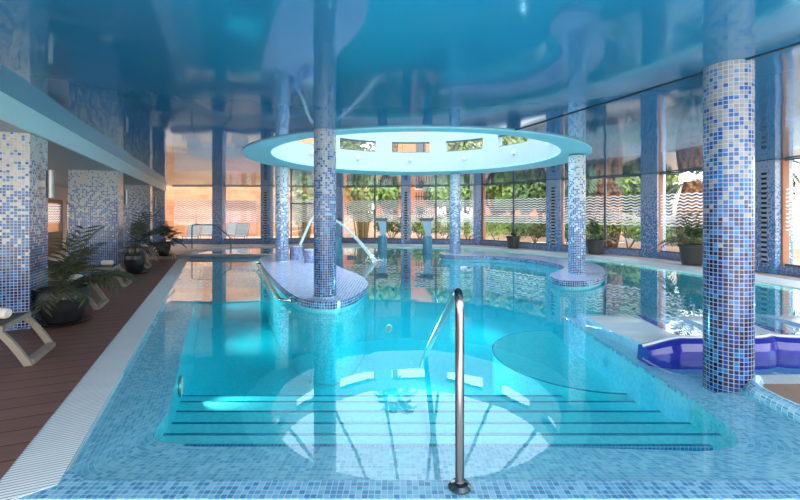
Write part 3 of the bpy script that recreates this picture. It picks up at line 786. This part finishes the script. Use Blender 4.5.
# ------------------------------------------------------------------ hydromassage loungers in the pool
def bed_unit(x0, x1, label, taper=False):
    W = x1-x0; t = thing('water_lounger', (x0, 4.6, -.12), 0, label, 'water lounger', 'blue and white moulded water loungers')
    # profile along y of the lying surface
    prof = [(.14, .30), (.26, .26), (.45, .19), (.8, .14), (1.1, .13), (1.4, .155), (1.65, .15), (1.95, .12), (2.25, .07)]
    pr = catmull(prof, 4)
    sk = .0
    m = M(); xa, xb = .07, W-.62
    hb = lambda x, y: 1-(1-(.58+.42*math.sin(PI/2*min(1, x/.36))))*max(0, min(1, 1-(y-.2)/.5)) if taper else 1
    for k in range(8):
        x0_, x1_ = xa+(xb-xa)*k/8, xa+(xb-xa)*(k+1)/8
        m.loft([(x0_+.04*math.sin(y*3), y, z*hb(x0_, y)-.005) for y, z in pr], [(x1_+.04*math.sin(y*3), y, z*hb(x1_, y)-.005) for y, z in pr], 1, True)
    m.build('lying_surface', MAT['bed'], t)
    m = M()
    for xs, sg in ((xa, -1), (xb, 1)):
        m.loft([(xs+.04*math.sin(y*3), y, z*hb(xs, y)-.005) for y, z in pr], [(xs+.04*math.sin(y*3), y, .0) for y, z in pr], 1, True)
    m.build('bed_side', MAT['platform'], t)
    m = M(); m.tube([(W-.36+.04*math.sin(y*3), y, .07) for y, z in pr[4:]], .035, 8)
    m.build('side_rail', MAT['bluegel'], t)
    fp = [(.015, 0, .0), (.0, .10, .3), (.0, .20, .6), (.02, .28, .85), (.07, .32, 1), (.14, .325, 1), (.22, .30, .9), (.24, .0, .0)]
    X = [W*(i/24)**1.5 for i in range(25)] if taper else [W*i/24 for i in range(25)]
    hh = lambda x: .58+.42*math.sin(PI/2*min(1, x/.36)) if taper else 1
    off = lambda x: .10*(1-math.sin(PI*min(1, max(0, x/W)))**.35) if not taper else .0+.12*(1-min(1, x/.3))**2+(.08*max(0, (x/W-.8)/.2)**2)
    m = M()
    for k in range(len(fp)-1):
        m.loft([(x, fp[k][0]+off(x), fp[k][1]*hh(x)) for x in X], [(x, fp[k+1][0]+off(x), fp[k+1][1]*hh(x)) for x in X], 1, True)
    for xe in (0, W): m.poly([(xe, y+off(xe), z*hh(xe)) for y, z, q in fp])
    m.build('headrest', MAT['bluegel'], t)
    m = M(); m.tube([(x, .12+off(x), .325*hh(x)) for x in X], .02, 8); m.build('rim', MAT['bed'], t)
    return t
bed_unit(2.80, 4.22, 'nearest blue and white water lounger, left of the large near column', True)
bed_unit(4.22, 5.64, 'blue and white water lounger mostly hidden behind the large near column')
bed_unit(5.64, 7.06, 'rightmost blue and white water lounger by the picture edge')

# ------------------------------------------------------------------ sun loungers on the deck
def lounger_parts(t):
    # local: +x to the pool, y across (width .72), origin at foot corner
    W = .72
    def frame(xo, xt, H):
        parts = []
        for y0 in (0, W-.045):
            m = M(); pr = [(xt-(xo)*0, H), (xt+.10, H*.72), (xt+.20, H*.35), (xo, 0)]
            pr = catmull(pr, 4); n = len(pr)
            A = [(x-.035, y0, z) for x, z in pr]; B = [(x+.035, y0, z) for x, z in pr]; C = [(x+.035, y0+.045, z) for x, z in pr]; D = [(x-.035, y0+.045, z) for x, z in pr]
            for P, Q in ((A, B), (B, C), (C, D), (D, A)): m.loft(P, Q, 1)
            m.poly([A[-1], B[-1], C[-1], D[-1]]); m.poly([A[0], B[0], C[0], D[0]])
            m.build('leg', MAT['bronze'], t)
        m = M(); m.box(xo-.04, xo+.04, .04, W-.04, .0, .055); m.build('foot_bar', MAT['bronze'], t)
    frame(0, -.28, .42)
    # rear frame mirrored
    for y0 in (0, W-.045):
        m = M(); m.prism([(-1.5, y0), (-1.43, y0), (-1.43, y0+.045), (-1.5, y0+.045)], 0, .40); m.build('leg', MAT['bronze'], t)
    m = M(); m.box(-1.95, -.2, 0, .05, .38, .43); m.box(-1.95, -.2, W-.05, W, .38, .43); m.box(-.26, -.2, 0, W, .38, .43); m.build('seat_frame', MAT['bronze'], t)
    m = M()
    for k in range(18): m.box(-1.2+k*.055, -1.2+k*.055+.045, .05, W-.05, .415, .432)
    m.build('seat_slats', MAT['slat'], t)
    m = M(); a = math.radians(28)
    for k in range(12):
        x = -1.22-k*.06*math.cos(a); z = .43+k*.06*math.sin(a)
        m.obox((x, W/2, z), (.05, W-.08, .015), Mx=Matrix.Rotation(a, 3, 'Y'))
    m.obox((-1.22-.33*math.cos(a), .03, .41+.33*math.sin(a)), (.75, .04, .04), Mx=Matrix.Rotation(a, 3, 'Y'))
    m.obox((-1.22-.33*math.cos(a), W-.03, .41+.33*math.sin(a)), (.75, .04, .04), Mx=Matrix.Rotation(a, 3, 'Y'))
    m.build('backrest', MAT['slat'], t)
def towel(p, rz, label, first=None):
    if first: return dup(first, p, rz, label)
    t = thing('rolled_towel', p, rz, label, 'towel', 'rolled towels on the sun loungers')
    m = M(); m.tube([(0, -.12, 0), (0, -.10, 0), (0, .10, 0), (0, .12, 0)], [.04, .058, .058, .04], 14); m.build('roll', MAT['towel'], t)
    m = M(); sp_ = [(.045*(1-k/24)*math.cos(k*.7), -.121, .045*(1-k/24)*math.sin(k*.7)) for k in range(20)]; m.tube(sp_, .004, 5); m.build('fold', MAT['cream'], t)
    return t
lz = [(5.52, 'taupe sun lounger cut by the left picture edge'), (8.25, 'taupe sun lounger behind the nearest potted palm'), (10.58, 'taupe sun lounger alone in front of the second square pillar'),
      (13.84, 'taupe sun lounger just behind the second potted palm'), (16.0, 'farthest taupe sun lounger before the third potted palm')]
tl = ['rolled towel on the lounger at the left picture edge', 'rolled towel behind the leaves of the nearest potted palm', 'rolled towel on the lounger before the second square pillar', 'rolled towel beside the second potted palm', 'rolled towel on the farthest deck lounger']
LG = None; TW = None
for (tt, lab), tlab in zip(lz, tl):
    x, y = st(-1.77, tt)
    if LG is None:
        LG = thing('sun_lounger', (x, y, .02), DECK_ROT, lab, 'sun lounger', 'sun loungers along the wooden deck'); lounger_parts(LG)
    else: dup(LG, (x, y, .02), DECK_ROT, lab)
    x, y = st(-2.16, tt+.42); TW2 = towel((x, y, .02+.432+.058), DECK_ROT+1.1, tlab, TW); TW = TW or TW2

# ------------------------------------------------------------------ plants in pots
AV = [0, 0]
def frond_mesh(m, rnd, n, L, h0, spread=1.0, wl=.04, lean=(20, 75), leaflets=11):
    for k in range(n):
        a = AV[0]+PI+rnd.uniform(-1, 1)*(PI-AV[1]); el = math.radians(rnd.uniform(90-lean[1], 90-lean[0])); l = L*rnd.uniform(.6, 1)
        d = Vector((math.cos(a)*math.cos(el), math.sin(a)*math.cos(el), math.sin(el))); side = Vector((-math.sin(a), math.cos(a), 0))
        P = []; p = Vector((0, 0, h0)); v = d.copy()
        for j in range(leaflets+1):
            P.append(p.copy()); p = p+v*(l/leaflets); v = (v+Vector((0, 0, -.13*spread))).normalized()
        m.tube(P, .005, 4, False)
        for j in range(int(leaflets*.42), leaflets+1):
            for sg in (-1, 1):
                q = P[j]; ax = (P[j]-P[j-1]).normalized(); dd = (side*sg*.8+ax*.7+Vector((0, 0, -.25))).normalized(); ll = l*.38*(1-.5*abs(j/leaflets-.5))*rnd.uniform(.7, 1)
                wv = ax.cross(dd).cross(dd).normalized()*wl*.5
                m.poly([q, q+dd*ll*.4+wv, q+dd*ll+Vector((0, 0, -.05*ll)), q+dd*ll*.4-wv])
def pot_plant(name, p, prof, label, pm, lm, seed, L, n, saucer=True, cat='potted plant', lean=(15, 80), stem=0):
    rnd = random.Random(seed); t = thing(name, (p[0], p[1], .02), 0, label, cat)
    m = M(); m.lathe(prof+[(prof[-1][0]-.03, prof[-1][1]), (prof[-1][0]-.035, prof[-1][1]-.06)], seg=32); m.build('pot', MAT[pm], t)
    m = M(); m.lathe([(prof[-1][0]-.03, prof[-1][1]-.05), (0, prof[-1][1]-.045)], seg=24); m.build('soil', MAT['soil'], t)
    if saucer: m = M(); m.lathe([(0, 0), (.27, 0), (.33, .025), (.34, .04), (.325, .04), (.2, .015)], seg=28); m.build('saucer', MAT[pm], t)
    m = M(); frond_mesh(m, rnd, n, L, prof[-1][1]-.05+stem, lean=lean); m.build('fronds', MAT[lm], t)
    if stem:
        m = M(); m.tube([(0, 0, prof[-1][1]-.06), (.02, 0, prof[-1][1]-.05+stem)], .02, 7); m.build('stem', MAT['bark'], t)
    return t
AV[:] = [math.atan2(-NY, -NX), 1.45]
urn = [(0, .015), (.19, .015), (.22, .05), (.295, .24), (.32, .38), (.305, .47), (.31, .50), (.33, .51)]
pot_plant('potted_palm', st(-2.0, 7.5), urn, 'nearest potted palm in a dark glazed urn beside the first square pillar', 'pot', 'leafbr', 1, 1.0, 24, lean=(6, 62))
u2 = [(r*.78, z) for r, z in urn]
pot_plant('potted_palm', st(-1.93, 12.9), u2, 'second potted palm in a dark urn beside the second square pillar', 'pot', 'leafbr', 2, 1.1, 22, stem=.2, lean=(8, 66))
pot_plant('potted_palm', st(-1.75, 17.8), u2, 'third potted palm in a dark urn at the far end of the wooden deck', 'pot', 'leafbr', 3, .9, 18, lean=(8, 66))
AV[:] = [0, 0]
tp = [(0, 0), (.24, 0), (.25, .03), (.31, .48), (.35, .49), (.35, .56)]
def shrub_pot(p, label, seed, L, n, s=1):
    return pot_plant('potted_shrub', p, [(r*s, z*s) for r, z in tp], label, 'potgrey', 'leaf', seed, L, n, False, lean=(5, 60))
shrub_pot((5.1, 18.9), 'low grey pot with sparse leaves in front of the garden hedge window', 11, .35, 8, .95)
shrub_pot((7.55, 16.2), 'grey pot with a small shrub just right of the bright blue column', 12, .9, 14)
shrub_pot((9.1*.995-.05, 12.95), 'wide dark pot with a bushy plant just left of the large near column', 13, 1.2, 34, 1.1)

# ------------------------------------------------------------------ outside
m = M(); m.poly([(-60, -12, -.06), (60, -12, -.06), (60, 90, -.06), (-60, 90, -.06)])
# keep the pit of the pool free: ground starts outside the building
m = M(); m.poly([(-60, 23.2, -.05), (-4.2, 23.2, -.05), (-4.2, 90, -.05), (-60, 90, -.05)]); m.poly([(-4.2, 23.2, -.02), (60, 23.2, -.02), (60, 25.2, -.02), (-4.2, 25.2, -.02)]); m.poly([(-4.2, 25.2, -.02), (60, 25.2, -.02), (60, 30, 1.4), (-4.2, 30, 1.4)]); m.poly([(-4.2, 30, 1.4), (60, 30, 1.4), (60, 90, 1.6), (-4.2, 90, 1.6)]); m.poly([(10.9, -12, -.03), (60, -12, -.03), (60, 23.2, -.03), (5.2, 23.2, -.03), (10.9, 12, -.03)])
struct(m.build('ground_garden', MAT['ground']))
m = M(); m.poly([(-30, 10, -.03), (-13, 10, -.03), (-13, 22, -.03), (-4.2, 22.6, -.01), (-4.2, 30, -.01), (-30, 30, -.01)]); m.poly([(-40, -10, -.04), (-5.8, -10, -.04), (-12, 10, -.04), (-40, 10, -.04)])
struct(m.build('ground_court', MAT['paving']))
# sandstone court wall with salmon shutters
t = thing('sandstone_wall', (-12, 29, 0), 0, 'orange sandstone garden wall with a salmon shutter behind the left windows', 'wall')
m = M(); m.box(-14, 5.2, 0, .5, -.1, 7.5); m.build('masonry', MAT['stone'], t)
m = M(); m.box(-.05, 2.1, -.06, 0, .15, 1.75); m.build('shutter', MAT['pink'], t)
m = M()
for k in range(5):
    for j in range(8): m.box(-.05+j*.27, .15+j*.27, -.07, 0, 1.82+k*.14, 1.90+k*.14)
m.build('brick_lattice', MAT['wood'], t)
t = thing('side_building', (-16.7, 24.2, 0), 0, 'sunlit orange building corner with white eave beyond the last deck pillar', 'building')
m = M(); m.box(-6, 0, -8, 4.4, 0, 2.75); m.build('masonry', MAT['stone'], t)
m = M(); m.box(-6.4, .5, -8.5, 4.4, 2.75, 3.2); m.build('eave', MAT['white'], t)
# court loungers
def court_chair(px, py, label, mat, first=None):
    x, y = pw(px, py, 0)
    if first: r = dup(first, (x, y, 0), 0, label); return r
    t = thing('garden_lounger', (x, y, 0), 0, label, 'sun lounger', 'grey sling loungers in the sunny court')
    m = M(); R = Matrix.Rotation(math.radians(-22), 3, 'X'); m.obox((0, .10, .62), (.66, .02, .75), Mx=R); m.build('backrest', MAT[mat], t)
    m = M(); m.box(-.34, .34, -.5, 0, .28, .31); m.build('seat', MAT['mesh2'], t)
    m = M()
    for sx in (-.37, .37): m.tube([(sx, -.55, .28), (sx, 0, .28), (sx, .33, .98)], .02, 6)
    m.tube([(-.37, .33, .98), (.37, .33, .98)], .02, 6)
    m.tube([(-.37, 0, .28), (.37, 0, .28)], .02, 6)
    m.tube([(-.37, -.55, .28), (.37, -.55, .28)], .02, 6)
    m.build('frame', MAT['greymetal'], t)
    for sx in (-.36, .36):
        for yy in (-.5, -.1): m = M(); m.tube([(sx, yy, 0), (sx, yy, .28)], .018, 6); m.build('leg', MAT['greymetal'], t)
    return t
c1 = court_chair(193, 240.5, 'dark grey court lounger leftmost of the four', 'mesh')
court_chair(207, 238.7, 'court lounger second from the left, behind the first', 'mesh', c1)
court_chair(232, 238.7, 'court lounger just right of the slender mosaic pillar', 'mesh', c1)
court_chair(241.5, 240.5, 'court lounger rightmost of the four in front of the salmon shutter', 'mesh', c1)

def blob(rnd, m, c, r, n, ls):
    for k in range(n):
        while True:
            v = Vector((rnd.uniform(-1, 1), rnd.uniform(-1, 1), rnd.uniform(-1, 1)))
            if .35 < v.length < 1: break
        p = Vector(c)+Vector((v.x*r[0], v.y*r[1], v.z*r[2])); nrm = (v+Vector((rnd.uniform(-.6, .6), rnd.uniform(-.6, .6), rnd.uniform(-.2, .8)))).normalized()
        a = nrm.orthogonal().normalized(); a = Matrix.Rotation(rnd.random()*6.28, 3, nrm) @ a; b = nrm.cross(a); s_ = ls*rnd.uniform(.6, 1.3)
        m.poly([p-a*s_, p-b*s_*.5, p+a*s_, p+b*s_*.5])
def shrub(x, y, w, h, label, mat='hedge', seed=1, n=900, z0=.25, name='garden_shrub', group='clipped shrubs outside the windows', ls=.09):
    rnd = random.Random(seed); t = thing(name, (x, y, 0), 0, label, 'shrub', group)
    m = M()
    for k in range(5): blob(rnd, m, (rnd.uniform(-.5, .5)*w, rnd.uniform(-.3, .3)*w, z0+(h-z0)*rnd.uniform(.45, .62)), (w*.45, w*.4, (h-z0)*.45), n//5, ls)
    m.build('foliage', MAT[mat], t)
    m = M()
    for k in range(5):
        a = rnd.random()*6.28; m.tube([(0, 0, -.05), (math.cos(a)*w*.12, math.sin(a)*w*.12, z0), (math.cos(a)*w*.35, math.sin(a)*w*.3, h*.6)], [.03, .02, .012], 6)
    m.build('stems', MAT['bark'], t)
def wxy(px, Y): return ((px-400)/F*Y, Y)
sh = [(392, 24.5, 1.3, 1.5, 'clipped shrub outside, behind the waterfall spout at the jet', 'hedge2'), (445, 24.0, 1.6, 1.5, 'green shrub outside behind the pale curved-island column', 'hedge'),
      (468, 23.6, 1.2, 1.4, 'green shrub outside between the pale column and its right-hand pillar', 'hedge'), (497, 22.5, 1.6, 1.45, 'pale green hedge shrub behind the low grey pot', 'hedge'),
      (535, 22.0, 1.5, 1.4, 'round branching shrub on bare soil left of the wide vented pillar', 'hedge2'),
      (592, 19.6, 1.5, 1.35, 'hedge shrub outside, behind the pot right of the bright blue column', 'hedge'), (628, 18.6, 1.6, 1.4, 'clipped hedge shrub under the transom window at right', 'hedge'),
      (650, 18.3, 1.2, 1.3, 'clipped hedge shrub partly behind the rightmost garden pillar', 'hedge'), (705, 17.6, 1.3, 1.15, 'low bush outside above the wide dark pot', 'hedge2'),
      (420, 24.3, 1.1, 1.3, 'small shrub outside behind the middle waterfall spout', 'hedge'), (565, 20.5, 1.0, 1.4, 'shrub outside behind the bright blue column', 'hedge')]
for k, (px, Y, w_, h, lab, mt) in enumerate(sh): shrub(*wxy(px, Y), w_, h, lab, mt, 20+k)
# tall background greenery
def tree(x, y, h, cr, label, mat='hedge', seed=1, trunk=.35, name='garden_tree', n=4200, cz=None):
    rnd = random.Random(seed); t = thing(name, (x, y, 0), 0, label, 'tree', 'trees behind the garden')
    m = M()
    for k in range(8):
        a = rnd.random()*6.28; blob(rnd, m, (math.cos(a)*cr*.45, math.sin(a)*cr*.4, h*trunk+(h-h*trunk)*rnd.uniform(.3, .8)), (cr*.6, cr*.55, (h-h*trunk)*.3), n//8, .19)
    m.build('crown', MAT[mat], t)
    m = M(); m.tube([(0, 0, -.05), (.1, 0, h*.3), (0, .1, h*.7)], [.18, .13, .06], 8)
    for k in range(4):
        a = rnd.random()*6.28; m.tube([(.05, 0, h*.28), (math.cos(a)*cr*.5, math.sin(a)*cr*.4, h*.6)], [.08, .03], 6)
    m.build('trunk', MAT['bark'], t)
tr = [(-3.3, 32, 9.5, 2.4, 'broad tree seen through the slit window right of the middle column', 'hedge2'), (4.6, 33, 9.6, 2.2, 'olive tree seen through the slit window right of the orange house', 'hedge'),
      (9.0, 34, 10, 2.8, 'tall tree seen in the far right slit window of the drum', 'hedge'), (6.2, 27, 4.6, 1.9, 'bushy tree behind the shrubs left of the wide vented pillar', 'hedge'),
      (8.6, 26, 4.8, 2.0, 'dark-stemmed tree directly left of the wide vented pillar', 'hedge2'), (4.2, 27.5, 4.4, 1.7, 'leafy tree behind the pale curved-island column', 'hedge'), (3.0, 27, 3.9, 1.2, 'small leafy tree over the dark fence', 'hedge'),
      (6.6, 30, 5.6, 2.4, 'wide tree in the back row behind the branching shrub', 'hedge'), (10.6, 27, 5.6, 2.2, 'wide tree in the back row behind the wide vented pillar', 'hedge2'), (15.5, 27, 5.2, 2.2, 'wide tree in the back row behind the transom window', 'hedge'), (3.6, 31, 5.2, 1.9, 'wide tree in the back row behind the pale curved-island column', 'hedge2'), (10.8, 22.5, 4.2, 1.6, 'leafy tree behind the bright blue column', 'hedge'), (13.2, 23, 4.0, 1.5, 'light green tree right of the scaly palm trunk', 'hedge'), (-1.0, 29, 4.8, 1.3, 'small green tree left of the orange house', 'hedge')]
for k, (x, y, h, cr, lab, mt) in enumerate(tr): tree(x, y, h, cr, lab, mt, 50+k)
# cane clumps
def canes(x, y, w_, h, label, seed):
    rnd = random.Random(seed); t = thing('cane_clump', (x, y, 0), 0, label, 'cane plant', 'cane clumps outside the far windows')
    m = M()
    for k in range(46):
        a, r = rnd.random()*6.28, rnd.random()*.22*w_; b = rnd.uniform(.2, .55)*w_; hh = h*rnd.uniform(.7, 1)
        m.tube([(r*math.cos(a), r*math.sin(a), -.05), (r*math.cos(a)*1.8, r*math.sin(a)*1.5, hh*.5), (b*math.cos(a), b*math.sin(a)*.7, hh)], [.03, .024, .01], 5, False)
    m.build('canes', MAT['cane'], t)
    m = M(); blob(rnd, m, (0, 0, h*.62), (w_*.6, w_*.45, h*.45), 500, .16); m.build('leaves', MAT['reed'], t)
canes(*wxy(304, 24.6), 1.5, 4.2, 'cane clump outside between the slim and tall island columns', 5)
canes(*wxy(362, 24.6), 1.7, 4.4, 'broad cane clump outside right of the tall island column', 6)
# orange house, fence, pale house, low wall, boulder
def house(name, x, y, w_, d, h, mat, label, z0=0, wins=3):
    t = thing(name, (x, y, z0), 0, label, 'building')
    m = M(); m.box(-w_/2, w_/2, 0, d, -.1, h); m.build('walls', MAT[mat], t)
    m = M(); m.box(-w_/2-.2, w_/2+.2, -.2, d+.2, h, h+.25); m.build('roof', MAT['wood'] if mat == 'orange' else MAT['white'], t)
    for fl in range(max(1, int(h//2.9))):
        for k in range(wins):
            cx = -w_/2+w_*(k+.5)/wins; z = fl*2.9+.9
            m = M(); m.box(cx-.45, cx+.45, -.03, .02, z, z+1.3); f = m.build('window', MAT['darkglass'], t)
            m = M(); m.box(cx-.52, cx+.52, -.06, 0, z-.08, z); m.build('sill', MAT['white'], f)
house('orange_house', .5, 38, 5.5, 5, 9.2, 'orange', 'orange rendered house seen through the middle slit window of the drum', 0, 2)
house('orange_outbuilding', -5.5, 34, 5, 3, 4.6, 'orange', 'low orange outbuilding behind the cane clumps')
house('orange_villa', 12.5, 42, 7, 5, 9.5, 'orange', 'orange villa glimpsed through the rightmost slit window')
house('terracotta_house', -10.5, 42, 9, 4, 11, 'orange', 'terracotta house glimpsed in the leftmost slit window')
house('pale_house', 20.5, 30, 6, 4, 3.4, 'whitewash', 'small pale house left of the fat palm trunk at right', 0, 2)
t = thing('slat_fence', (1.0, 26.5, 0), 0, 'dark upright slat fence behind the middle waterfall spout', 'fence')
for k in range(10): m = M(); m.box(k*.16, k*.16+.07, 0, .04, 0, 2.9); m.build('slat', MAT['fence'], t)
m = M(); m.box(-.05, 1.6, .04, .08, 2.6, 2.7); m.box(-.05, 1.6, .04, .08, 1.2, 1.3); m.build('rail', MAT['fence'], t)
t = thing('garden_wall', (15.2, 21.0, 0), -.5, 'low pale garden wall outside the rightmost garden window', 'wall')
m = M(); m.box(-3.5, 7, 0, .3, -.1, 1.3); m.build('masonry', MAT['whitewash'], t)
m = M(); m.box(-3.55, 7.05, -.05, .35, 1.3, 1.38); m.build('coping', MAT['coping'], t)
bm_ = M(); rnd = random.Random(3)
bmesh.ops.create_icosphere(bm_.bm, subdivisions=3, radius=.6)
for v in bm_.bm.verts: v.co = Vector((v.co.x*1.1, v.co.y*.8, v.co.z*1.0+.45))*(1+.1*math.sin(v.co.x*7)*math.cos(v.co.z*5))
for f in bm_.bm.faces: f.smooth = True
tag(bm_.build('boulder', MAT['rock'], loc=(*wxy(464, 24.6), .6)), 'pale boulder on the slope seen right of the pale curved-island column', 'boulder')
# palms
def palm(x, y, h, r, label, seed, crown=True, L=1.8, n=26, rt=None):
    rnd = random.Random(seed); t = thing('palm_tree', (x, y, 0), 0, label, 'palm tree', 'palms in the garden')
    m = M(); m.tube([(0, 0, -.1), (0, 0, h*.25), (.05, 0, h*.6), (0, 0, h)], [r*.8, r, r, rt or r*.8], 16); m.build('trunk', MAT['palmbark'], t)
    m = M(); frond_mesh(m, rnd, n, L, h-.1, wl=.10, lean=(10, 105), leaflets=14); m.build('fronds', MAT['leaf'], t)
palm(*wxy(601, 20.4), 3.8, .9, 'thick scaly palm trunk behind the transom window at right', 1, L=2.5)
palm(*wxy(692, 20.5), 3.15, .68, 'fat pineapple-shaped palm trunk against the bright sky at right', 2, L=2.0, rt=.35)
palm(-.4, 34, 13.2, .22, 'tall palm mirrored in the skylight reflection on the water', 3, L=2.2, n=40)
palm(*wxy(758, 17), 3.6, .35, 'slimmer palm outside behind the large near column', 4, L=1.8)
